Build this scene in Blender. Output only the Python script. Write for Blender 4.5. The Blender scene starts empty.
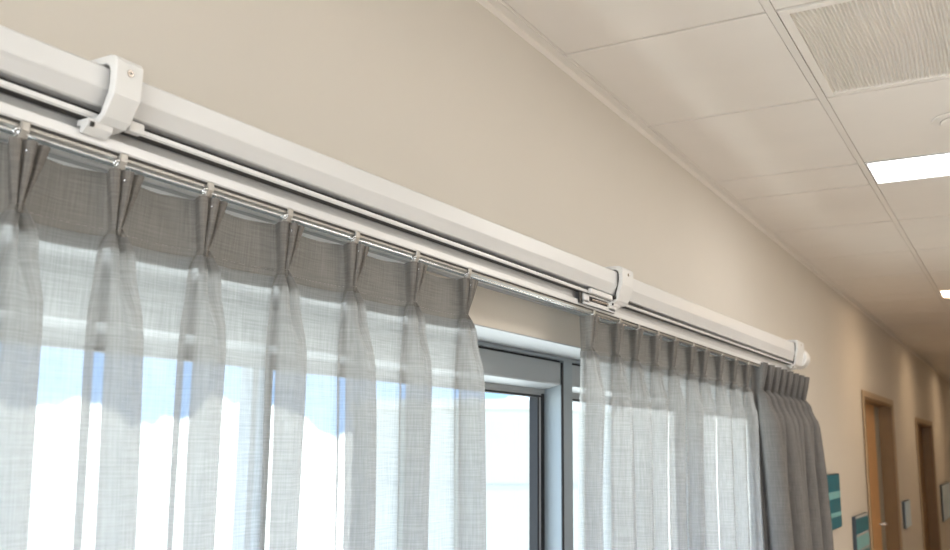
import bpy, bmesh, math, random
from mathutils import Vector, Matrix
random.seed(4)
S = bpy.context.scene
COL = S.collection
PI = math.pi
FPX = 951.42
CAMP = Vector((1.0, 0.0, 1.6))
# camera axes (measured from the vanishing points): world axes seen from the camera
def _axes():
    a = Vector((1031-475, 449-275, FPX)).normalized()
    b = -Vector((-1200-475, 425-275, FPX)).normalized()
    z = b.cross(a); return b, a, z
AX, AY, AZ = _axes()
def ray(px, py):
    d = Vector((px-475, py-275, FPX)); return Vector((d.dot(AX), d.dot(AY), d.dot(AZ)))
def at_x(px, py, X):          # point of the pixel's line of sight on the plane x = X
    r = ray(px, py); k = (X-CAMP.x)/r.x; return CAMP + r*k
def Zx(zx, X): return 1.6 + zx*(1.0-X)

# ------------------------------------------------------------------ helpers
def link(o): COL.objects.link(o); return o
def build(name, bm, mat, parent=None, smooth=False, bevel=0.0, seg=2):
    me = bpy.data.meshes.new(name)
    bmesh.ops.recalc_face_normals(bm, faces=bm.faces[:])
    bm.to_mesh(me); bm.free()
    if mat: me.materials.append(mat)
    o = bpy.data.objects.new(name, me); link(o)
    if parent:
        o.parent = parent
        o.matrix_parent_inverse = Matrix.Translation(parent.location).inverted()
    if smooth:
        for p in me.polygons: p.use_smooth = True
    if bevel:
        m = o.modifiers.new('bevel', 'BEVEL'); m.width = bevel; m.segments = seg
        m.limit_method = 'ANGLE'; m.angle_limit = 0.6
    return o
def tag(o, label=None, cat=None, group=None, kind=None):
    if label: o['label'] = label
    if cat: o['category'] = cat
    if group: o['group'] = group
    if kind: o['kind'] = kind
    return o
def empty(name, loc, label=None, cat=None, group=None, kind=None):
    o = bpy.data.objects.new(name, None); o.empty_display_size = .05; o.location = loc
    link(o); return tag(o, label, cat, group, kind)
def box(bm, x0, x1, y0, y1, z0, z1):
    v = [bm.verts.new((x, y, z)) for x in (x0, x1) for y in (y0, y1) for z in (z0, z1)]
    for f in ((0,1,3,2),(4,6,7,5),(0,4,5,1),(2,3,7,6),(0,2,6,4),(1,5,7,3)): bm.faces.new([v[i] for i in f])
def B(*a):
    bm = bmesh.new(); box(bm, *a); return bm
def extrude_y(bm, prof, ys, profs=None):
    """closed section (x, z) swept along y"""
    rings = []
    for k, y in enumerate(ys):
        p = profs[k] if profs else prof
        rings.append([bm.verts.new((x, y, z)) for x, z in p])
    n = len(rings[0])
    for a, b in zip(rings[:-1], rings[1:]):
        for i in range(n):
            j = (i+1) % n; bm.faces.new((a[i], a[j], b[j], b[i]))
    bm.faces.new(rings[0]); bm.faces.new(rings[-1][::-1])
def tube(bm, pts, r, n=10, caps=True):
    pts = [Vector(p) for p in pts]; rings = []
    for i, p in enumerate(pts):
        d = (pts[min(i+1, len(pts)-1)] - pts[max(i-1, 0)]).normalized()
        up = Vector((0,0,1)) if abs(d.z) < .9 else Vector((1,0,0))
        s = d.cross(up).normalized(); t = s.cross(d)
        rings.append([bm.verts.new(p + (s*math.cos(2*PI*k/n)+t*math.sin(2*PI*k/n))*r) for k in range(n)])
    for a, b in zip(rings[:-1], rings[1:]):
        for i in range(n):
            j = (i+1) % n; bm.faces.new((a[i], a[j], b[j], b[i]))
    if caps: bm.faces.new(rings[0][::-1]); bm.faces.new(rings[-1])
def ring_section(bm, outer, inner, y0, y1):
    """a band between two open paths (x, z) of equal length, swept from y0 to y1"""
    o0 = [bm.verts.new((x, y0, z)) for x, z in outer]; i0 = [bm.verts.new((x, y0, z)) for x, z in inner]
    o1 = [bm.verts.new((x, y1, z)) for x, z in outer]; i1 = [bm.verts.new((x, y1, z)) for x, z in inner]
    n = len(outer)
    for k in range(n-1):
        bm.faces.new((o0[k], o0[k+1], o1[k+1], o1[k])); bm.faces.new((i0[k], i1[k], i1[k+1], i0[k+1]))
        bm.faces.new((o0[k], i0[k], i0[k+1], o0[k+1])); bm.faces.new((o1[k], o1[k+1], i1[k+1], i1[k]))
    bm.faces.new((o0[0], o1[0], i1[0], i0[0])); bm.faces.new((o0[-1], i0[-1], i1[-1], o1[-1]))

# ------------------------------------------------------------------ materials
def mat(name, col, rough=.6, metal=0., noise=0., nscale=20., bump=0., spec=.5, emit=None, estr=0.):
    m = bpy.data.materials.new(name); m.use_nodes = True
    nt = m.node_tree; b = nt.nodes['Principled BSDF']
    b.inputs['Base Color'].default_value = (*col, 1); b.inputs['Roughness'].default_value = rough
    b.inputs['Metallic'].default_value = metal; b.inputs['Specular IOR Level'].default_value = spec
    if emit: b.inputs['Emission Color'].default_value = (*emit, 1); b.inputs['Emission Strength'].default_value = estr
    if noise or bump:
        tc = nt.nodes.new('ShaderNodeTexCoord'); n = nt.nodes.new('ShaderNodeTexNoise')
        n.inputs['Scale'].default_value = nscale; n.inputs['Detail'].default_value = 5
        nt.links.new(tc.outputs['Object'], n.inputs['Vector'])
        if noise:
            mx = nt.nodes.new('ShaderNodeMix'); mx.data_type = 'RGBA'
            mx.inputs[6].default_value = (*[c*(1-noise) for c in col], 1); mx.inputs[7].default_value = (*[min(1, c*(1+noise)) for c in col], 1)
            nt.links.new(n.outputs['Fac'], mx.inputs[0]); nt.links.new(mx.outputs[2], b.inputs['Base Color'])
        if bump:
            bp = nt.nodes.new('ShaderNodeBump'); bp.inputs['Strength'].default_value = bump; bp.inputs['Distance'].default_value = .002
            nt.links.new(n.outputs['Fac'], bp.inputs['Height']); nt.links.new(bp.outputs[0], b.inputs['Normal'])
    return m
M = {}
M['wall'] = mat('beige_wall_paint', (.63, .585, .525), .85, noise=.02, nscale=3, bump=.05, spec=.2)
M['ceil'] = mat('ceiling_tile', (.79, .745, .695), .95, noise=.03, nscale=6, bump=.1, spec=.1)
M['grid'] = mat('ceiling_grid_metal', (.76, .715, .665), .6, spec=.3)
M['floor'] = mat('vinyl_floor', (.62, .565, .50), .35, noise=.08, nscale=4)
M['white'] = mat('white_powder_coat', (.63, .63, .63), .28, spec=.5, noise=.01, nscale=8)
M['plastic'] = mat('white_plastic', (.66, .655, .645), .4, spec=.5, noise=.01, nscale=12)
M['greyrail'] = mat('satin_aluminium_channel', (.56, .555, .55), .5)
M['backplate'] = mat('pale_back_plate', (.84, .85, .86), .6)
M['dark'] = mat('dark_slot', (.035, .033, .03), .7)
M['rodgrey'] = mat('grey_rod', (.36, .34, .31), .4, metal=.4)
M['chrome'] = mat('chrome_wire', (.85, .87, .89), .14, metal=1.)
M['steel'] = mat('steel_screw', (.62, .56, .5), .25, metal=1.)
M['frame'] = mat('blue_grey_aluminium', (.31, .355, .385), .42, metal=.2)
M['frame2'] = mat('grey_infill', (.36, .385, .40), .5, metal=.1)
M['bead'] = mat('white_glazing_bead', (.40, .42, .435), .4)
M['gasket'] = mat('black_rubber_gasket', (.012, .012, .014), .6)
M['reveal'] = mat('white_window_reveal', (.42, .43, .44), .7)
M['wood'] = mat('orange_brown_wood', (.66, .38, .17), .45, noise=.15, nscale=10)
M['casing'] = mat('brown_door_casing', (.22, .125, .05), .5, noise=.1, nscale=10)
M['casing_edge'] = mat('tan_casing_edge', (.40, .29, .18), .5)
M['greydoor'] = mat('grey_door_seal', (.36, .34, .30), .5)
M['teal'] = mat('teal_sign_panel', (.008, .15, .21), .4)
M['teal2'] = mat('pale_teal_band', (.20, .47, .50), .4)
M['sblue'] = mat('pale_blue_notice', (.62, .78, .92), .4)
M['snavy'] = mat('dark_sign_edge', (.05, .07, .09), .5)
M['fab_drape'] = None

def weave(name, col_a, col_b, transp, transl, front=1.):
    """woven linen: threads from two stretched noises in cloth coordinates (u across, v down, in metres)"""
    m = bpy.data.materials.new(name); m.use_nodes = True; nt = m.node_tree; N = nt.nodes; L = nt.links
    for n in list(N): N.remove(n)
    out = N.new('ShaderNodeOutputMaterial'); uv = N.new('ShaderNodeUVMap'); uv.uv_map = 'cloth'
    def thr(sx, sy, det=3.):
        mp = N.new('ShaderNodeMapping'); mp.inputs['Scale'].default_value = (sx, sy, 1)
        n = N.new('ShaderNodeTexNoise'); n.inputs['Scale'].default_value = 1.; n.inputs['Detail'].default_value = det; n.noise_dimensions = '2D'
        n.inputs['Roughness'].default_value = .6
        L.new(uv.outputs[0], mp.inputs[0]); L.new(mp.outputs[0], n.inputs['Vector']); return n.outputs['Fac']
    a = thr(420, 16); b = thr(16, 420); c = thr(14, 10, 2.)
    def math_(op, x, y):
        n = N.new('ShaderNodeMath'); n.operation = op
        for i, q in enumerate((x, y)):
            if isinstance(q, (int, float)): n.inputs[i].default_value = q
            else: L.new(q, n.inputs[i])
        return n.outputs[0]
    s = math_('ADD', math_('MULTIPLY', math_('ADD', a, b), .5), math_('MULTIPLY', math_('SUBTRACT', c, .5), .25))
    mr = N.new('ShaderNodeMapRange'); mr.inputs['From Min'].default_value = .30; mr.inputs['From Max'].default_value = .70
    L.new(s, mr.inputs['Value']); f = mr.outputs[0]
    mx = N.new('ShaderNodeMix'); mx.data_type = 'RGBA'; mx.inputs[6].default_value = (*col_a, 1); mx.inputs[7].default_value = (*col_b, 1)
    L.new(f, mx.inputs[0])
    bp = N.new('ShaderNodeBump'); bp.inputs['Strength'].default_value = .35; bp.inputs['Distance'].default_value = .0008
    L.new(f, bp.inputs['Height'])
    d = N.new('ShaderNodeBsdfDiffuse'); t = N.new('ShaderNodeBsdfTranslucent')
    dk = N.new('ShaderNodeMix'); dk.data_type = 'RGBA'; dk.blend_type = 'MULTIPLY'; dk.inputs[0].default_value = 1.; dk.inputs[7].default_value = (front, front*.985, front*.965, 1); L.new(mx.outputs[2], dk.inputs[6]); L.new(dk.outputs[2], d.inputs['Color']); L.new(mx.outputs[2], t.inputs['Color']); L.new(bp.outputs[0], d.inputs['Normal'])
    m1 = N.new('ShaderNodeMixShader'); m1.inputs[0].default_value = transl
    L.new(d.outputs[0], m1.inputs[1]); L.new(t.outputs[0], m1.inputs[2])
    if transp > 0:
        tr = N.new('ShaderNodeBsdfTransparent'); m2 = N.new('ShaderNodeMixShader')
        fac = math_('ADD', math_('MULTIPLY', f, -.11), transp+.055)
        L.new(fac, m2.inputs[0]); L.new(m1.outputs[0], m2.inputs[1]); L.new(tr.outputs[0], m2.inputs[2]); L.new(m2.outputs[0], out.inputs[0])
    else: L.new(m1.outputs[0], out.inputs[0])
    return m
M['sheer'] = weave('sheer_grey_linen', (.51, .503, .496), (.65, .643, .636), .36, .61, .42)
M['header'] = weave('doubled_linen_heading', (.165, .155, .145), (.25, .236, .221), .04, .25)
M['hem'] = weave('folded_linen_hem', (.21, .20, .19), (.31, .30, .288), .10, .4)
M['drape'] = weave('grey_drape_fabric', (.125, .12, .117), (.18, .173, .168), 0., .04)

# glass
g = bpy.data.materials.new('clear_glazing'); g.use_nodes = True; nt = g.node_tree
for n in list(nt.nodes): nt.nodes.remove(n)
o_ = nt.nodes.new('ShaderNodeOutputMaterial'); t_ = nt.nodes.new('ShaderNodeBsdfTransparent'); t_.inputs[0].default_value = (.93, .97, .965, 1)
gl = nt.nodes.new('ShaderNodeBsdfGlossy'); gl.inputs['Roughness'].default_value = .02; 
mxx = nt.nodes.new('ShaderNodeMixShader'); mxx.inputs[0].default_value = .04; nt.links.new(t_.outputs[0], mxx.inputs[1]); nt.links.new(gl.outputs[0], mxx.inputs[2]); nt.links.new(mxx.outputs[0], o_.inputs[0])
M['glass'] = g

# ------------------------------------------------------------------ room shell
YN, YF, XR, CH = -2.6, 26.0, 2.6, 2.6
WY0, WY1, WZ0, WZ1 = -1.38, 5.08, .55, 1.849     # window opening
D1 = (7.16, 8.82, 1.965); D2 = (10.7, 12.5, 1.875)
WT = .28
def wall_left():
    bm = bmesh.new()
    box(bm, -WT, 0, YN, WY0, 0, CH)
    box(bm, -WT, 0, WY0, WY1, 0, WZ0); box(bm, -WT, 0, WY0, WY1, WZ1, CH)
    box(bm, -WT, 0, WY1, D1[0], 0, CH); box(bm, -WT, 0, D1[0], D1[1], D1[2], CH)
    box(bm, -WT, 0, D1[1], D2[0], 0, CH); box(bm, -WT, 0, D2[0], D2[1], D2[2], CH)
    box(bm, -WT, 0, D2[1], YF, 0, CH)
    return tag(build('wall_left', bm, M['wall']), kind='structure')
wall_left()
tag(build('wall_right', B(XR, XR+.2, YN, YF, 0, CH), M['wall']), kind='structure')
tag(build('wall_far', B(-.28, XR+.2, YF, YF+.2, 0, CH), M['wall']), kind='structure')
bm = bmesh.new(); box(bm, -.28, .4, YN-.2, YN, 0, CH); box(bm, 2.2, XR+.2, YN-.2, YN, 0, CH); box(bm, .4, 2.2, YN-.2, YN, 0, .9); box(bm, .4, 2.2, YN-.2, YN, 2.2, CH)  # opening added for the end window and its fill light
tag(build('wall_near', bm, M['wall']), kind='structure')
tag(build('floor', B(-.28, XR+.2, YN-.2, YF+.2, -.15, 0), M['floor']), kind='structure')
tag(build('baseboard_left', B(0, .015, WY1+.1, D1[0]-.1, 0, .1), M['casing_edge']), kind='structure')
tag(build('baseboard_right', B(XR-.015, XR, YN, YF, 0, .1), M['casing_edge']), kind='structure')
# smooth white lining of the window opening
bm = bmesh.new()
box(bm, -.146, -.0005, WY0, WY1, WZ1-.003, WZ1-.0002)
box(bm, -.146, -.0005, WY0, WY0+.003, WZ0, WZ1-.003); box(bm, -.146, -.0005, WY1-.003, WY1, WZ0, WZ1-.003)
tag(build('trim_1', bm, M['reveal']), kind='structure')
tag(build('trim_2', B(-.146, .03, WY0-.03, WY1+.03, WZ0-.02, WZ0+.012), M['reveal'], bevel=.004), kind='structure')

# ceiling: tiles in rows (y) and columns (x) with a lay-in grid
rows = [-2.6, -1.95, -1.29, -.64, -.40, .26, .90, 1.50, 2.145, 2.79, 3.53, 3.845, 4.53, 5.28, 6.02, 6.76, 7.08, 7.8, 8.55, 9.3, 10.05, 10.37, 11.1, 11.85, 12.6, 13.35, 13.67, 14.4, 15.15, 15.9, 16.65, 16.97, 17.7, 18.45, 19.2, 19.95, 20.27, 21., 21.75, 22.5, 23.25, 23.57, 24.3, 25.05, 26.]
cols = [0, .03, .552, 1.2, 1.85, 2.5, 2.6]
mains = [.552, 1.2, 1.85]
light_rows = [(-.64, -.40), (3.53, 3.845), (6.76, 7.08), (10.05, 10.37), (13.35, 13.67), (16.65, 16.97), (19.95, 20.27), (23.25, 23.57)]
vent_row = (2.145, 2.79)
GW = .009
bm = bmesh.new()
for i in range(len(rows)-1):
    y0, y1 = rows[i], rows[i+1]
    for j in range(len(cols)-1):
        x0, x1 = cols[j], cols[j+1]
        if j == 2 and ((y0, y1) in light_rows or (y0, y1) == vent_row): continue
        gx0 = .0118 if x0 in mains else (.001 if j == 1 else 0); gx1 = .0118 if x1 in mains else (.001 if j == 0 else 0)
        box(bm, x0+gx0, x1-gx1, y0+.0055, y1-.0055, CH, CH+.02)
tag(build('ceiling', bm, M['ceil']), kind='structure')
bm = bmesh.new()
for x in mains: box(bm, x-.010, x+.010, YN, YF, CH-.001, CH+.025)
for x in mains: box(bm, x-.016, x+.016, YN, YF, CH+.0055, CH+.0075)
tag(build('trim_3', bm, M['grid']), kind='structure')
bm = bmesh.new()
for y in rows[1:-1]: box(bm, 0, XR, y-.012, y+.012, CH+.009, CH+.011)
box(bm, 0, XR, YN, YF, CH+.035, CH+.05)
tag(build('trim_4', bm, M['grid']), kind='structure')
bm = bmesh.new(); box(bm, 0, .022, YN, YF, CH-.004, CH-.0006); box(bm, 0, .002, YN, YF, CH-.024, CH-.0041)
tag(build('trim_5', bm, M['grid']), kind='structure')

# ------------------------------------------------------------------ windows
# posts of the window band; each opening has an infill rail on top and a deep glazed sash
posts = [(-.09, -.03), (2.500, 2.560), (3.79, 3.85)]
edges = [(WY0, WY0+.05)] + posts + [(WY1-.05, WY1)]
XF = -.146
def window(n, y0, y1):
    w = empty('window_%d' % n, (XF, (y0+y1)/2, WZ0+.012), kind='structure')
    zt = WZ1-.003
    # outer head
    bm = bmesh.new(); box(bm, XF-.09, XF, y0, y1, 1.8355, zt); box(bm, XF-.09, XF, y0, y1, WZ0+.012, WZ0+.07)
    build('window_frame', bm, M['frame'], w, bevel=.0015)
    # infill rail with a chamfered white bead below
    bm = bmesh.new(); box(bm, XF-.07, XF-.004, y0+.006, y1-.012, 1.770, 1.829)
    build('infill_rail', bm, M['frame2'], w, bevel=.001)
    bm = bmesh.new(); extrude_y(bm, [(XF-.004, 1.770), (XF-.006, 1.7655), (-.200, 1.7545), (-.205, 1.7545), (-.205, 1.770)], [y0+.006, y1-.012])
    build('glazing_bead', bm, M['bead'], w)
    bm = bmesh.new(); box(bm, XF-.068, XF-.012, y0, y1, 1.829, 1.8355)
    build('shadow_gasket', bm, M['gasket'], w)
    # jambs of the sash recess
    bm = bmesh.new(); box(bm, XF-.09, XF-.003, y1-.007, y1, WZ0+.07, 1.829); box(bm, XF-.09, XF-.003, y0, y0+.006, WZ0+.07, 1.829)
    build('sash_jamb', bm, M['frame'], w)
    bm = bmesh.new(); box(bm, XF-.004, XF-.0005, y1-.0115, y1-.0005, WZ0+.07, 1.829)
    build('post_gasket', bm, M['gasket'], w)
    # sash: grey rail, black gasket, glass
    bm = bmesh.new(); box(bm, -.235, -.203, y0+.006, y1-.007, 1.7415, 1.7545)
    box(bm, -.235, -.203, y0+.006, y1-.007, WZ0+.07, WZ0+.12)
    build('sash_rail', bm, M['frame2'], w)
    bm = bmesh.new(); box(bm, -.236, -.204, y1-.024, y1-.008, WZ0+.12, 1.7415)
    box(bm, -.232, -.206, y0+.006, y0+.022, WZ0+.12, 1.7415)
    box(bm, -.231, -.205, y0+.022, y1-.024, 1.731, 1.7365)
    box(bm, -.231, -.205, y1-.050, y1-.040, WZ0+.12, 1.7315)
    build('sash_gasket', bm, M['gasket'], w)
    bm = bmesh.new(); box(bm, -.232, -.206, y0+.022, y1-.024, 1.7365, 1.7415); box(bm, -.232, -.207, y1-.040, y1-.024, WZ0+.12, 1.7365)
    build('sash_bead', bm, M['bead'], w)
    build('glass_pane', B(-.224, -.218, y0+.02, y1-.036, WZ0+.1, 1.735), M['glass'], w)
def mullion(w, ya, yb):
    bm = bmesh.new()
    box(bm, -.236, -.206, ya, ya+.016, WZ0+.12, 1.7365); box(bm, -.236, -.206, yb-.016, yb, WZ0+.12, 1.7365)
    build('mullion', bm, M['frame'], w, bevel=.001)
for i in range(len(edges)-1):
    window(i+1, edges[i][1], edges[i+1][0])
mullion(bpy.data.objects['window_2'], 1.292, 1.345)
bm = bmesh.new()
for a, b in edges: box(bm, XF-.1, XF, a, b, WZ0+.012, WZ1-.003)
tag(build('trim_6', bm, M['frame'], bevel=.001), kind='structure')

wn = empty('window_5', (1.3, YN-.1, .9), kind='structure')  # unseen window added behind the camera to house a fill light
bm = bmesh.new(); box(bm, .4, 2.2, YN-.12, YN-.05, .9, .96); box(bm, .4, 2.2, YN-.12, YN-.05, 2.14, 2.2)
for x in (.4, 1.27, 2.14): box(bm, x, x+.06, YN-.12, YN-.05, .96, 2.14)
build('window_frame', bm, M['frame'], wn); build('glass_pane', B(.43, 2.17, YN-.09, YN-.084, .93, 2.17), M['glass'], wn)

# ------------------------------------------------------------------ curtain track
YR0, YR1 = -.55, 4.36
def ttop(y): return .4675 + .0102*(y/.86)
def tube_prof(y):
    zt = Zx(ttop(y), .15); zc = Zx(.420, .15) + (zt-Zx(.420, .15))*.47
    return [(.150, zt-.002), (.148, zt), (.128, zt+.004), (.098, zt+.004), (.092, zt-.004), (.092, Zx(.419, .138)), (.137, Zx(.419, .138)), (.1395, Zx(.419, .138)+.0012), (.1495, zc-.001), (.150, zc+.001)]
track = empty('curtain_track', (.11, YR0, 1.91), 'long white motorised curtain track with boxy housing fixed above the windows', 'curtain track')
bm = bmesh.new(); ys = [YR0 + (YR1-YR0)*k/12 for k in range(13)]
extrude_y(bm, None, ys, [tube_prof(y) for y in ys]); build('housing_tube', bm, M['white'], track)
bm = bmesh.new(); box(bm, .098, .122, YR0, YR1, Zx(.41, .13)-.002, Zx(.419, .138)-.0002); build('shadow_slot', bm, M['dark'], track)  # dark box put in the slot as its shade
rz1, rz0 = Zx(.4085, .136), Zx(.401, .136)
bm = bmesh.new(); extrude_y(bm, [(.136, rz1), (.136, rz0+.002), (.134, rz0), (.121, rz0), (.121, rz1-.003), (.100, rz1-.003), (.100, rz1)], [YR0, YR1]); build('upper_ridge', bm, M['white'], track)
build('ridge_groove', B(.120, .1335, YR0, YR1, rz0-.0007, rz0-.0001), M['dark'], track)
lz1, lz0 = Zx(.379, .126), Zx(.3615, .126)
def tilt(y): return (.0085-.0045*(y/.87))*.87      # the hanging rail runs very slightly downhill
def tilted(bm):
    for v_ in bm.verts: v_.co.z += tilt(v_.co.y)
    return bm
bm = bmesh.new(); extrude_y(bm, [(.114, rz0+.001), (.114, lz1-.012), (.106, lz1-.012), (.106, rz0+.001)], [YR0, YR1]); build('grey_channel', bm, M['greyrail'], track)
bm = bmesh.new(); extrude_y(bm, [(.121, lz1), (.126, lz1-.002), (.126, lz0+.003), (.1245, lz0+.001), (.080, lz0+.001), (.080, lz1), (.090, lz1+.004), (.106, lz1+.004), (.106, lz1)], [YR0, YR1]); build('lower_lip', tilted(bm), M['white'], track)
bm = bmesh.new(); extrude_y(bm, [(.1252, lz0+.0008), (.1252, lz0-.0018), (.082, lz0-.0018), (.082, lz0+.0008)], [YR0, YR1]); build('lip_groove', tilted(bm), M['dark'], track)
zr1 = Zx(.3565, .12); zr2 = Zx(.3475, .12)
bm = bmesh.new(); extrude_y(bm, [(.123, zr1+.003), (.123, zr1-.003), (.119, zr1-.0045), (.113, zr1-.003), (.113, zr1+.003)], [YR0, YR1]); build('glider_rail', tilted(bm), M['rodgrey'], track)
bm = bmesh.new(); tube(bm, [(.121, YR0, zr2), (.121, YR1, zr2)], .0016, 10); build('bright_rod', tilted(bm), M['chrome'], track, smooth=True)
# wall plate that carries the track
bm = bmesh.new(); box(bm, .0005, .012, YR0, YR1-.05, 1.936, 1.975); build('wall_plate', bm, M['white'], track, bevel=.002)
build('back_plate', B(.0005, .010, YR0, 1.46, 1.893, 1.931), M['backplate'], track)  # pale strip added to brighten the gap behind the rods
for y in (.55, 1.4, 2.2, 3.1, 3.9): build('support_arm', B(.010, .094, y, y+.03, 1.958, 1.966), M['white'], track)
bm = bmesh.new(); box(bm, .0005, .010, YR0, YR1-.05, 1.931, 1.936); build('wall_rail', bm, M['reveal'], track)

def bracket(y0, w, label, screw=True, cap=False):
    r = empty('track_bracket', (.1, y0+w/2, 1.93), label, 'bracket', 'clamp brackets around the curtain track')
    zt = Zx(ttop(y0), .15)
    zb = Zx(.411, .15)
    # open path around the front of the tube, from above the back over the front and down under it
    outer = [(.055, zt+.013), (.100, zt+.015), (.154, zt+.0145), (.162, zt+.012), (.165, zt+.007), (.165, zt-.020), (.164, zt-.032), (.150, zb-.001), (.142, zb-.007), (.118, zb-.010), (.096, zb-.010)]
    inner = [(.055, zt+.006), (.100, zt+.0065), (.146, zt+.0045), (.152, zt+.001), (.1545, zt-.006), (.1545, zt-.020), (.153, zt-.030), (.143, zb+.003), (.137, zb-.001), (.118, zb-.002), (.096, zb-.002)]
    bm = bmesh.new(); ring_section(bm, outer, inner, y0, y0+w); build('clamp_band', bm, M['plastic'], r, bevel=.002, seg=3)
    bm = bmesh.new(); ring_section(bm, [(x-.0003, z) for x, z in inner[3:9]], [(x-.0042, z) for x, z in inner[3:9]], y0+.004, y0+w-.004); build('rubber_lining', bm, M['dark'], r)
    bm = bmesh.new(); box(bm, .0005, .060, y0+.004, y0+w-.004, zt+.0065, zt+.0135); box(bm, .0005, .010, y0-.004, y0+w+.004, zt-.03, zt+.03); build('wall_foot', bm, M['plastic'], r, bevel=.002)
    # lower arm under the track, with a small dark socket
    z2 = zb-.009
    bm = bmesh.new(); extrude_y(bm, [(.140, z2+.004), (.139, z2-.004), (.130, z2-.012), (.128, lz1-.002), (.1265, lz1-.002), (.1265, lz1+.006), (.121, z2-.004), (.121, z2+.004)], [y0-.011, y0+w*.6]); build('lower_arm', bm, M['plastic'], r, bevel=.001)
    bm = bmesh.new(); tube(bm, [(.1392, y0-.008, z2-.002), (.1398, y0-.004, z2-.002)], .003, 12); build('socket', bm, M['dark'], r)
    if screw:
        bm = bmesh.new(); zc = zt-.004; yc = y0+w*.5
        tube(bm, [(.1635, yc, zc), (.1668, yc, zc)], .0042, 18)
        sc = build('screw', bm, M['steel'], r, bevel=.0008)
        bm = bmesh.new(); box(bm, .1666, .1670, yc-.0028, yc+.0028, zc-.0005, zc+.0005); box(bm, .1666, .1670, yc-.0005, yc+.0005, zc-.0028, zc+.0028); build('screw_slot', bm, M['dark'], sc)
    return r
bracket(.657, .037, 'white clamp bracket with round screw head, nearest on the curtain track')
bracket(2.17, .075, 'white clamp bracket in the middle of the track, above the second curtain')
bracket(4.235, .13, 'white end bracket closing the far end of the curtain track')
# turned end cap
bm = bmesh.new(); tube(bm, [(.128, 4.368, 1.988), (.128, 4.45, 1.988)], .046, 28)
for v in bm.verts:
    pass
endcap = tag(build('track_end_cap', bm, M['plastic'], bevel=.006, seg=3), 'round white cap on the far end of the curtain track', 'end cap')
# white cable clip just after the first bracket
cc = tag(build('cable_clip', B(.128, .1405, .700, .722, rz0-.001, rz1+.006), M['plastic'], bevel=.002), 'small white clip on the track right beside the nearest bracket', 'clip')

# drive carriage at the start of the second curtain
ca = empty('drive_carriage', (.13, 2.05, lz0), 'small beige and steel drive carriage on the track where the second curtain starts', 'carriage')
bm = bmesh.new(); box(bm, .137, .146, 2.02, 2.15, rz0-.001, rz1+.004); build('beige_block', bm, M['plastic'], ca, bevel=.0015)
bm = bmesh.new(); box(bm, .127, .131, 1.985, 2.20, lz1-.012, rz0-.0015)
build('carriage_plate', bm, M['dark'], ca)
bm = bmesh.new()
box(bm, .131, .136, 2.00, 2.03, lz1-.008, rz0-.002); box(bm, .131, .136, 2.15, 2.195, lz1-.010, rz0-.002)
box(bm, .131, .136, 2.00, 2.19, lz1-.012, lz1-.003); box(bm, .131, .136, 2.00, 2.19, rz0-.006, rz0-.002)
build('bright_frame', bm, M['white'], ca, bevel=.001)
bm = bmesh.new(); tube(bm, [(.133, 2.05, lz1+.003), (.133, 2.15, lz1+.005)], .003, 10); build('roller_pin', bm, M['steel'], ca)
bm = bmesh.new(); box(bm, .142, .1475, 2.16, 2.215, rz1-.002, rz1+.006); tube(bm, [(.146, 2.215, rz1+.002), (.146, 2.36, rz1+.001)], .0012, 8); build('pull_cord', bm, M['dark'], ca)

# ------------------------------------------------------------------ curtains
def crom(p0, p1, p2, p3, t):
    return tuple(.5*((2*b)+(-a+c)*t+(2*a-5*b+4*c-d)*t*t+(-a+3*b-3*c+d)*t**3) for a, b, c, d in zip(p0, p1, p2, p3))
def lerp(a, b, t): return a+(b-a)*t
def sm(t): t = max(0, min(1, t)); return t*t*(3-2*t)
# control shapes of one pinch pleat: (along the track, toward the room)
T_TOP  = [(-.010,.002),(-.024,.026),(-.014,.032),(-.0095,.022),(-.0055,.034),(.0035,.034),(.0075,.022),(.0125,.032),(.0225,.027),(.008,.002)]
T_PIN  = [(-.003,.002),(-.006,.014),(-.004,.019),(-.002,.012),(-.0015,.021),(.0015,.021),(.002,.012),(.004,.019),(.006,.014),(.003,.002)]
T_OPEN = [(-.006,.002),(-.024,.014),(-.018,.031),(-.007,.032),(-.001,.018),(.001,.018),(.007,.032),(.017,.031),(.022,.014),(.006,.002)]
T_FOLD = [(-.007,.000),(-.031,.014),(-.029,.040),(-.015,.050),(-.004,.048),(.004,.047),(.013,.049),(.025,.038),(.026,.014),(.007,.000)]
T_LOW  = [(-.010,.000),(-.031,.018),(-.027,.040),(-.014,.052),(-.004,.054),(.006,.053),(.013,.048),(.024,.036),(.027,.016),(.010,.000)]
def shape(d, hp):
    """d: distance below the top edge; hp: height of the heading"""
    keys = [(0, T_TOP), (hp*.45, None), (hp, T_PIN), (hp+.040, T_OPEN), (hp+.12, T_FOLD), (hp+.7, T_LOW), (3, T_LOW)]
    keys[1] = (hp*.45, [(lerp(a[0], b[0], .40), lerp(a[1], b[1], .35)) for a, b in zip(T_TOP, T_PIN)])
    for (d0, s0), (d1, s1) in zip(keys[:-1], keys[1:]):
        if d <= d1:
            t = (d-d0)/(d1-d0)
            if d0 > hp: t = sm(t)
            elif d0 == hp: t = math.sin(t*PI/2)
            return [(lerp(a[0], b[0], t), lerp(a[1], b[1], t)) for a, b in zip(s0, s1)]
    return T_LOW
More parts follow.
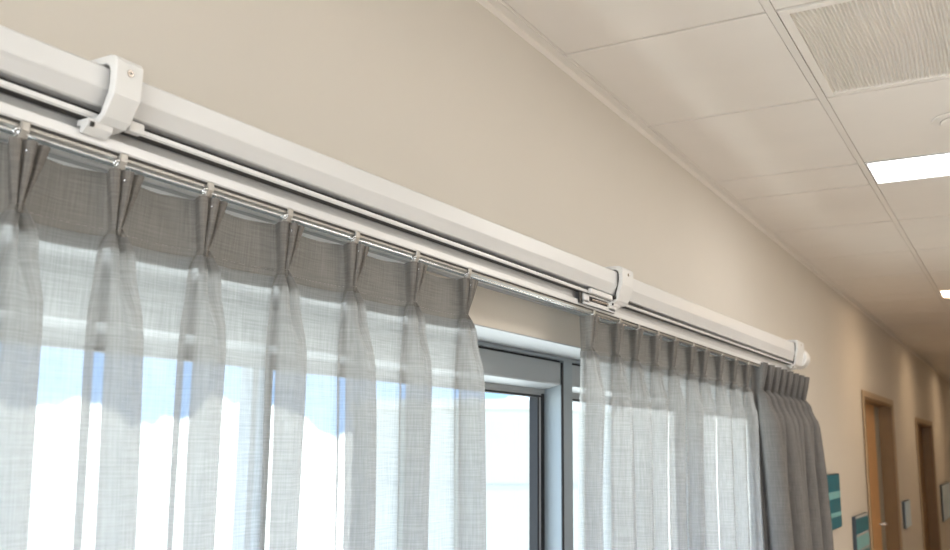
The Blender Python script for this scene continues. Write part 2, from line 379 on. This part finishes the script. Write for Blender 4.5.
def make_curtain(root, hooks, ztop, hp, zbot, X0, mats, amp=1., sy=1.0, end=.02, start=.02, lean=0., seed=1, sag=.004, back=.014, spread=0., upper_to=None, squeeze=1.):
    rnd = random.Random(seed); n = len(hooks)
    ph = [(rnd.uniform(-1, 1), rnd.uniform(-1, 1), rnd.uniform(.8, 1.2), rnd.uniform(0, 6.28)) for _ in hooks]
    yc = sum(hooks)/n
    seams = sum(1 for _ in range(1))
    levels = [0, .004, .012, .022, .034, .046, .056, hp-.012, hp-.005, hp, hp+.004, hp+.010, hp+.018, hp+.028, hp+.040, hp+.055, hp+.075, hp+.1, hp+.13, hp+.165, hp+.2, hp+.25]
    levels = sorted(set(levels)); H = ztop-zbot
    k = levels[-1]
    while k < H-.04: k += .05; levels.append(k)
    levels.append(H)
    def row(d):
        pts = []
        t_low = max(0, d-hp)
        for i, y0 in enumerate(hooks):
            a, b, c, p = ph[i]
            drift = (a*.010*sm(t_low/.35) + b*.008*math.sin(t_low*3.2+p)*sm(t_low/.5))*squeeze
            yy = y0 + drift + spread*(1-math.exp(-t_low/.5))
            sc = lerp(1, c, sm(t_low/.4)); sk = a*.006*sm(t_low/.2)*squeeze
            sh = [(q[0]*sy*sc + sk*q[1]/.05, q[1]*amp*sc) for q in shape(d, hp)]
            pts.append([(yy+q[0], X0+q[1]) for q in sh])
        out = []
        def panel(A, Bp, m, sgn=1.):
            L = []
            for q in range(1, m):
                s = q/m; e = math.sin(PI*s)**.7
                wv = .010*math.sin(s*PI*2+ph[0][3])*sm(t_low/.4)*squeeze
                L.append((lerp(A[0], Bp[0], s), lerp(A[1], Bp[1], s) - lerp(.005, back, sm(d/.1))*e*amp + wv*e))
            return L
        first = pts[0][0]
        out.append((first[0]-start-.01*sm(t_low/.3), X0-.004)); out.append((first[0]-start*.5, X0-.005))
        for i in range(n):
            P = pts[i]; m = len(P)
            for j in range(m-1):
                a0 = P[j-1] if j else (P[0][0]-.01, P[0][1]-.008); a3 = P[j+2] if j+2 < m else (P[-1][0]+.01, P[-1][1]-.008)
                for q in range(5): out.append(crom(a0, P[j], P[j+1], a3, q/5))
            out.append(P[-1])
            if i < n-1: out += panel(P[-1], pts[i+1][0], 14)
        last = pts[-1][-1]
        for q in (1, 2, 3, 4, 5): out.append((last[0]+end*q/5, last[1]-.002*q+.004*math.sin(q+t_low*5)*sm(t_low/.2)))
        return out
    ref = row(0); U = [0.]
    for a, b in zip(ref[:-1], ref[1:]): U.append(U[-1]+math.hypot(b[0]-a[0], b[1]-a[1]))
    grid = [(d, row(d)) for d in levels]
    def sheet(name, lv, m, dx=0.):
        bm = bmesh.new(); uvl = bm.loops.layers.uv.new('cloth'); V = []
        for d, r in lv:
            line = []
            for i, (y, x) in enumerate(r):
                # the top edge dips a little between two hooks
                dip = 0.
                if d < hp:
                    near = min(abs(y-h) for h in hooks); dip = sag*min(1, max(0, near-.012)/.05)*(1-d/hp)
                line.append((bm.verts.new((x+dx, y, ztop-d-dip+tilt(y))), (U[i], d)))
            V.append(line)
        for a, b in zip(V[:-1], V[1:]):
            for i in range(len(a)-1):
                f = bm.faces.new((a[i][0], a[i+1][0], b[i+1][0], b[i][0])); f.smooth = True
                for lp, q in zip(f.loops, (a[i], a[i+1], b[i+1], b[i])): lp[uvl].uv = q[1]
        me = bpy.data.meshes.new(name); bm.to_mesh(me); bm.free(); me.materials.append(m)
        o = bpy.data.objects.new(name, me); link(o); o.parent = root; o.matrix_parent_inverse = Matrix.Translation(root.location).inverted()
        return o
    seam = [g_ for g_ in grid if g_[0] <= hp+.0101]
    sheet('heading_band', seam, mats[1]); sheet('hem_band', [g_ for g_ in grid if hp+.0099 <= g_[0] <= hp+.0281], mats[2], dx=-.0012); sheet('fabric_panel', [g_ for g_ in grid if g_[0] >= hp+.0099], mats[0])
    # running stitches along the bottom of the heading
    stitched = root.name.startswith('sheer')
    r = dict(grid)[hp]; bm = bmesh.new(); z = ztop-hp-.001+tilt(sum(hooks)/n)
    for i in range(len(r)-1):
        a, b = Vector((r[i][1]+.0008, r[i][0], z)), Vector((r[i+1][1]+.0008, r[i+1][0], z)); L_ = (b-a).length
        k_ = max(1, int(L_/.0035)); 
        for q in range(k_):
            if (int((U[i]+L_*q/k_)/.0035)) % 2 == 0:
                tube(bm, [a.lerp(b, q/k_), a.lerp(b, min(1, (q+.9)/k_))], .00035, 4)
    for v_ in bm.verts: v_.co.z += tilt(v_.co.y)-tilt(sum(hooks)/n)
    if stitched: build('stitching', bm, M['rodgrey'], root)
    for i, y in enumerate(hooks):
        y -= .010
        bm = bmesh.new(); extrude_y(bm, [(.1275, zr1+.004), (.1275, zr1-.006), (.124, zr1-.015), (.116, zr1-.016), (.116, zr1-.0046), (.1238, zr1-.0046), (.1238, zr1+.004)], [y-.0055, y+.0055])
        gldr = build('glider', tilted(bm), M['rodgrey'], root, bevel=.0015)
        bm = bmesh.new()
        pts = [(.1245+.003*math.sin(t), y-.008-.003*math.cos(t), zr2-.001+.003*math.sin(t)) for t in [2*PI*k/12 for k in range(13)]]
        tube(bm, pts, .0011, 6); tube(bm, [(.124, y-.008, zr2-.001), (.126, y+.010, zr2-.002), (.124, y+.012, zr2-.008), (X0+.03, y+.004, ztop-.012)], .0011, 6)
        h_ = build('hook', tilted(bm), M['chrome'], gldr, smooth=True)
        h_.matrix_parent_inverse = Matrix()   # glider already sits in world coordinates
        h_.parent = gldr; h_.matrix_parent_inverse = (Matrix.Translation(root.location).inverted()).inverted() @ Matrix.Translation(root.location).inverted()

XC = .096
hk1 = [at_x(px, py, .105).y for px, py in [(22,125),(119,155),(205,182),(284,208),(351,230),(411,250),(463,267)]]
sp = hk1[1]-hk1[0]
hk1 = [hk1[0]-sp*k for k in (6, 5, 4, 3, 2, 1)] + hk1
hk2 = [at_x(px, py, .105).y for px, py in [(588,307),(614,315),(633,321),(652.6,327),(670,332),(688,338),(701,342),(717,347),(731,351),(744,355)]]
c1 = empty('sheer_curtain', (XC, hk1[-1], .1), 'sheer grey linen curtain with pinch pleats at the left, hanging before the near windows', 'curtain', 'pleated sheer curtains')
make_curtain(c1, hk1, 1.8985, .064, .06, XC, (M['sheer'], M['header'], M['hem']), end=.022, seed=3)
c2 = empty('sheer_curtain', (XC, hk2[0], .1), 'sheer grey pleated curtain right of the uncovered window, beside the opaque drape', 'curtain', 'pleated sheer curtains')
make_curtain(c2, hk2, 1.9035, .073, .06, XC, (M['sheer'], M['header'], M['hem']), end=.03, start=.012, seed=8)
hk3 = [3.74 + .115*k for k in range(8)]
c3 = empty('opaque_drape', (.12, 4.1, .1), 'opaque dark grey drape bunched at the far end of the track, beyond the sheers', 'drape')
make_curtain(c3, hk3, Zx(.366, .11), .10, .06, .092, (M['drape'], M['drape'], M['drape']), amp=1.6, sy=1.2, end=.03, start=.03, seed=5, sag=0, back=.035, spread=.17)

# ------------------------------------------------------------------ doors and signs down the corridor
def door(n, D, leaf_m, split):
    d = empty('door_%d' % n, (0, D[0], 0), kind='structure')
    y0, y1, zt = D; dep = .13
    bm = bmesh.new(); box(bm, -dep, .004, y0, y0+.05, 0, zt); box(bm, -dep, .004, y1-.05, y1, 0, zt); box(bm, -dep, .004, y0+.05, y1-.05, zt-.03, zt)
    build('door_frame', bm, M['casing'], d)
    bm = bmesh.new(); box(bm, .0045, .016, y0-.03, y0+.035, 0, zt+.03); box(bm, .0045, .016, y1-.035, y1+.03, 0, zt+.03); box(bm, .0045, .016, y0+.035, y1-.035, zt-.015, zt+.03)
    build('casing', bm, M['casing_edge'], d, bevel=.003)
    ys = lerp(y0, y1, split)
    lf = build('door_leaf', B(-dep, -dep+.04, y0+.05, ys-.01, .008, zt-.03), leaf_m, d)
    build('side_leaf', B(-dep, -dep+.03, ys+.01, y1-.05, .008, zt-.03), M['greydoor'] if n == 1 else M['casing'], d)
    bm = bmesh.new(); tube(bm, [(-dep+.04, ys-.08, 1.0), (-dep+.09, ys-.08, 1.0), (-dep+.09, ys-.20, 1.0)], .009, 10); build('door_handle', bm, M['steel'], lf)
    # black sheet behind the leaves that makes the dark gap
    build('door_seal', B(-dep-.02, -dep-.001, y0, y1, 0, zt), M['gasket'], d)
door(1, D1, M['wood'], .78); door(2, D2, M['casing'], .5)
def sign(name, px0, px1, py0, py1, label, cat, bands, edge=True, base='teal', t=.025, group=None):
    a = at_x(px0, (py0+py1)/2, t); b = at_x(px1, (py0+py1)/2, t)
    pm = (px0+px1)/2; z1 = at_x(pm, py0, t).z; z0 = at_x(pm, py1, t).z
    y0, y1 = a.y, b.y
    r = empty(name, (0, (y0+y1)/2, z0), label, cat, group)
    build('board', B(.0005, t-.002, y0, y1, z0, z1), M['snavy'], r, bevel=.003)
    mw = .012; H = z1-z0
    for k, (f0, f1, m) in enumerate(bands):
        build('panel', B(t-.0018, t+.001, y0+mw, y1-mw, z0+H*f0, z0+H*f1), M[m], r)
    return r
sign('wall_sign', 828, 841, 474, 530, 'tall teal wall sign with pale bands nearest the opaque drape', 'sign', [(.02, .22, 'teal'), (.22, .30, 'teal2'), (.30, .55, 'teal'), (.55, .68, 'teal2'), (.68, .98, 'teal')])
sign('door_sign', 857, 869.5, 514, 566, 'small white-edged sign with teal squares beside the first door', 'sign', [(0, .04, 'reveal'), (.04, .30, 'teal'), (.30, .35, 'reveal'), (.35, .60, 'teal2'), (.60, .65, 'reveal'), (.65, .95, 'teal'), (.95, 1., 'reveal')])
sign('notice_panel', 905.5, 911, 500, 528, 'pale blue notice panel on the wall between the two doors', 'notice', [(.02, .98, 'sblue')])
sign('notice_panel', 943, 951, 483, 520, 'pale blue notice panel beyond the second door', 'notice', [(.02, .98, 'sblue')])

# ------------------------------------------------------------------ ceiling fittings
def light_mat(name, col, s): return mat(name, (.8, .8, .8), .5, emit=col, estr=s)
LM = [light_mat('cool_panel_diffuser', (1, .98, .96), 5.0), light_mat('warm_panel_diffuser', (1, .74, .48), 8.5)]
names = ['nearest narrow ceiling light, above the camera side of the curtains', 'bright narrow ceiling light two tiles beyond the ribbed vent', 'second narrow ceiling light down the corridor, at the right edge']
prev = None
for k, (y0, y1) in enumerate(light_rows):
    lab = names[k] if k < 3 else 'narrow ceiling light in the %s row from the corridor end' % ['', '', '', 'fifth', 'fourth', 'third', 'second', 'last'][k]
    r = empty('ceiling_light', (.88, (y0+y1)/2, CH), lab, 'ceiling light', 'narrow recessed ceiling lights')
    bm = bmesh.new(); X0_, X1_ = .565, 1.187
    box(bm, X0_, X1_, y0+.006, y0+.012, CH-.002, CH+.02); box(bm, X0_, X1_, y1-.012, y1-.006, CH-.002, CH+.02)
    box(bm, X0_, X0_+.006, y0+.012, y1-.012, CH-.002, CH+.02); box(bm, X1_-.006, X1_, y0+.012, y1-.012, CH-.002, CH+.02)
    build('frame', bm, M['white'], r)
    build('diffuser', B(X0_+.006, X1_-.006, y0+.012, y1-.012, CH+.001, CH+.006), LM[0] if k < 2 else LM[1], r)
# ribbed vent panel
v = empty('ceiling_vent', (.88, 2.47, CH), 'square ceiling vent panel with fine wavy ribs', 'vent')
y0, y1 = vent_row; X0_, X1_ = .566, 1.187
bm = bmesh.new(); w_ = .028
box(bm, X0_, X1_, y0+.006, y0+w_, CH-.002, CH+.015); box(bm, X0_, X1_, y1-w_, y1-.006, CH-.002, CH+.015)
box(bm, X0_, X0_+w_-.006, y0+w_, y1-w_, CH-.002, CH+.015); box(bm, X1_-w_+.006, X1_, y0+w_, y1-w_, CH-.002, CH+.015)
build('frame', bm, M['ceil'], v)
rb = bpy.data.materials.new('ribbed_panel'); rb.use_nodes = True; nt = rb.node_tree; bs = nt.nodes['Principled BSDF']
bs.inputs['Base Color'].default_value = (.74, .70, .64, 1); bs.inputs['Roughness'].default_value = .8
bm = bmesh.new(); nx, ny = 420, 30; V = []
rr = random.Random(2)
from mathutils import noise as mn
for j in range(ny+1):
    row_ = []
    for i in range(nx+1):
        x = lerp(X0_+w_-.006, X1_-w_+.006, i/nx); y = lerp(y0+w_, y1-w_, j/ny)
        xx = x + .010*mn.noise(Vector((x*9, y*3, 0))) + .003*mn.noise(Vector((x*30, y*5, 4)))
        h = .0036*math.sin(xx*2*PI/.0100) + .0015*mn.noise(Vector((x*90, y*6, 7)))
        row_.append(bm.verts.new((x, y, CH+.004+h)))
    V.append(row_)
for a, b in zip(V[:-1], V[1:]):
    for i in range(nx): bm.faces.new((a[i], a[i+1], b[i+1], b[i]))
build('ribbed_sheet', bm, rb, v, smooth=True)
# smoke detector in the tile after the vent
c = CAMP + ray(958, 118)*(1.0/ray(958, 118).z)
sd = empty('smoke_detector', (c.x, c.y, CH), 'round white detector disc on the ceiling at the right edge', 'detector')
bm = bmesh.new(); tube(bm, [(c.x, c.y, CH-.006), (c.x, c.y, CH-.0002)], .075, 40); build('base_plate', bm, M['ceil'], sd, bevel=.003)
bm = bmesh.new(); tube(bm, [(c.x, c.y, CH-.016), (c.x, c.y, CH-.0062)], .05, 40); build('dome', bm, M['ceil'], sd, bevel=.006, seg=3)

# ------------------------------------------------------------------ outside: round pale tower
tw = empty('round_tower', (-34, 62, -30), 'pale round building outside, seen through the uncovered window pane', 'building')
def cyl(bm, cx, cy, r, z0, z1, n=64):
    a = [bm.verts.new((cx+r*math.cos(2*PI*k/n), cy+r*math.sin(2*PI*k/n), z0)) for k in range(n)]
    b = [bm.verts.new((v_.co.x, v_.co.y, z1)) for v_ in a]
    for k in range(n): bm.faces.new((a[k], a[(k+1) % n], b[(k+1) % n], b[k]))
    bm.faces.new(a[::-1]); bm.faces.new(b)
pt = mat('pale_render', (.28, .29, .265), .8, noise=.03, nscale=.5)
bm = bmesh.new(); cyl(bm, -34, 62, 9.5, -30, 3.8); build('wall', bm, pt, tw)
bm = bmesh.new(); cyl(bm, -34, 62, 9.8, 3.8, 4.4); build('parapet', bm, mat('white_parapet', (.35, .355, .34), .8), tw)
bm = bmesh.new(); cyl(bm, -34, 62, 9.56, -1.3, -1.0); build('string_course', bm, mat('grey_band', (.25, .26, .24), .8), tw)

# ------------------------------------------------------------------ world: blue sky above a bank of white cloud
w = bpy.data.worlds.new('sky'); S.world = w; w.use_nodes = True; nt = w.node_tree; N = nt.nodes; L = nt.links
for n in list(N): N.remove(n)
out = N.new('ShaderNodeOutputWorld'); bg = N.new('ShaderNodeBackground'); tc = N.new('ShaderNodeTexCoord'); sx = N.new('ShaderNodeSeparateXYZ')
L.new(tc.outputs['Generated'], sx.inputs[0])
def mth(op, a, b=None, c=None):
    n = N.new('ShaderNodeMath'); n.operation = op
    for i, q in enumerate((a, b, c)):
        if q is None: continue
        if isinstance(q, (int, float)): n.inputs[i].default_value = q
        else: L.new(q, n.inputs[i])
    return n.outputs[0]
mp = N.new('ShaderNodeMapping'); mp.inputs['Scale'].default_value = (1, 1, .6); L.new(tc.outputs['Generated'], mp.inputs[0])
nz = N.new('ShaderNodeTexNoise'); nz.inputs['Scale'].default_value = 7; nz.inputs['Detail'].default_value = 5; nz.inputs['Roughness'].default_value = .5; L.new(mp.outputs[0], nz.inputs['Vector'])
edge = mth('ADD', .030, mth('MULTIPLY', mth('SUBTRACT', nz.outputs['Fac'], .5), .2))
d_ = mth('SUBTRACT', edge, sx.outputs['Z'])
cl = N.new('ShaderNodeMapRange'); cl.interpolation_type = 'SMOOTHSTEP'; cl.inputs['From Min'].default_value = -.004; cl.inputs['From Max'].default_value = .006; L.new(d_, cl.inputs['Value'])
zr = N.new('ShaderNodeMapRange'); zr.inputs['From Min'].default_value = 0; zr.inputs['From Max'].default_value = .6; L.new(sx.outputs['Z'], zr.inputs['Value'])
skyc = N.new('ShaderNodeMix'); skyc.data_type = 'RGBA'; skyc.inputs[6].default_value = (.36, .62, 1.06, 1); skyc.inputs[7].default_value = (.20, .45, 1.05, 1); L.new(zr.outputs[0], skyc.inputs[0])
mixc = N.new('ShaderNodeMix'); mixc.data_type = 'RGBA'; mixc.inputs[7].default_value = (2.9, 2.98, 3.0, 1); L.new(cl.outputs[0], mixc.inputs[0]); L.new(skyc.outputs[2], mixc.inputs[6])
gr = N.new('ShaderNodeMapRange'); gr.interpolation_type = 'SMOOTHSTEP'; gr.inputs['From Min'].default_value = .0; gr.inputs['From Max'].default_value = -.16; L.new(sx.outputs['Z'], gr.inputs['Value'])
gmx = N.new('ShaderNodeMix'); gmx.data_type = 'RGBA'; gmx.inputs[7].default_value = (2.6, 2.67, 2.68, 1); L.new(gr.outputs[0], gmx.inputs[0]); L.new(mixc.outputs[2], gmx.inputs[6])
L.new(gmx.outputs[2], bg.inputs[0]); bg.inputs[1].default_value = 1.0; L.new(bg.outputs[0], out.inputs[0])

def area(name, loc, rot, sx_, sy_, power, col):
    l = bpy.data.lights.new(name, 'AREA'); l.shape = 'RECTANGLE'; l.size = sx_; l.size_y = sy_; l.energy = power; l.color = col
    o = bpy.data.objects.new(name, l); o.location = loc; o.rotation_euler = rot; link(o); return o
# sun from behind the building, it only reaches the tower outside
sun = bpy.data.lights.new('sun', 'SUN'); sun.energy = 1.7; sun.angle = .01; sun.color = (1, .96, .9)
so = bpy.data.objects.new('sun', sun); so.rotation_euler = (math.radians(30), math.radians(48), 0); link(so)
# fill lights added out of view, without fixtures, neutral near, warm far
area('lamp_near', (1.6, -.6, 2.58), (0, 0, 0), .6, 1.2, 3, (1, .97, .94))
area('lamp_side', (2.1, 2.2, 2.58), (0, 0, 0), .6, 1.2, 17, (1, .97, .93))
area('lamp_beyond', (2.1, 4.6, 2.58), (0, 0, 0), .6, 1.2, 16, (1, .93, .83))
area('daylight_at_end_window', (1.3, YN+.02, 1.55), (math.radians(90), 0, 0), 1.7, 1.2, 26, (.96, .98, 1.0))  # fill light added at the unseen end window

# ------------------------------------------------------------------ camera
cam = bpy.data.cameras.new('camera'); co = bpy.data.objects.new('camera', cam); link(co)
right = Vector((AX[0], AY[0], AZ[0])); down = Vector((AX[1], AY[1], AZ[1])); fwd = Vector((AX[2], AY[2], AZ[2]))
mw = Matrix((( right.x, -down.x, -fwd.x, CAMP.x), (right.y, -down.y, -fwd.y, CAMP.y), (right.z, -down.z, -fwd.z, CAMP.z), (0, 0, 0, 1)))
co.matrix_world = mw; cam.sensor_width = 36; cam.lens = FPX/950*36; cam.clip_start = .02; cam.clip_end = 500
cam.dof.use_dof = True; cam.dof.focus_distance = 1.75; cam.dof.aperture_fstop = 7
S.camera = co
S.view_settings.view_transform = 'Standard'; S.view_settings.look = 'None'; S.view_settings.gamma = 1; S.view_settings.use_curve_mapping = False
S.view_settings.exposure = 1.10
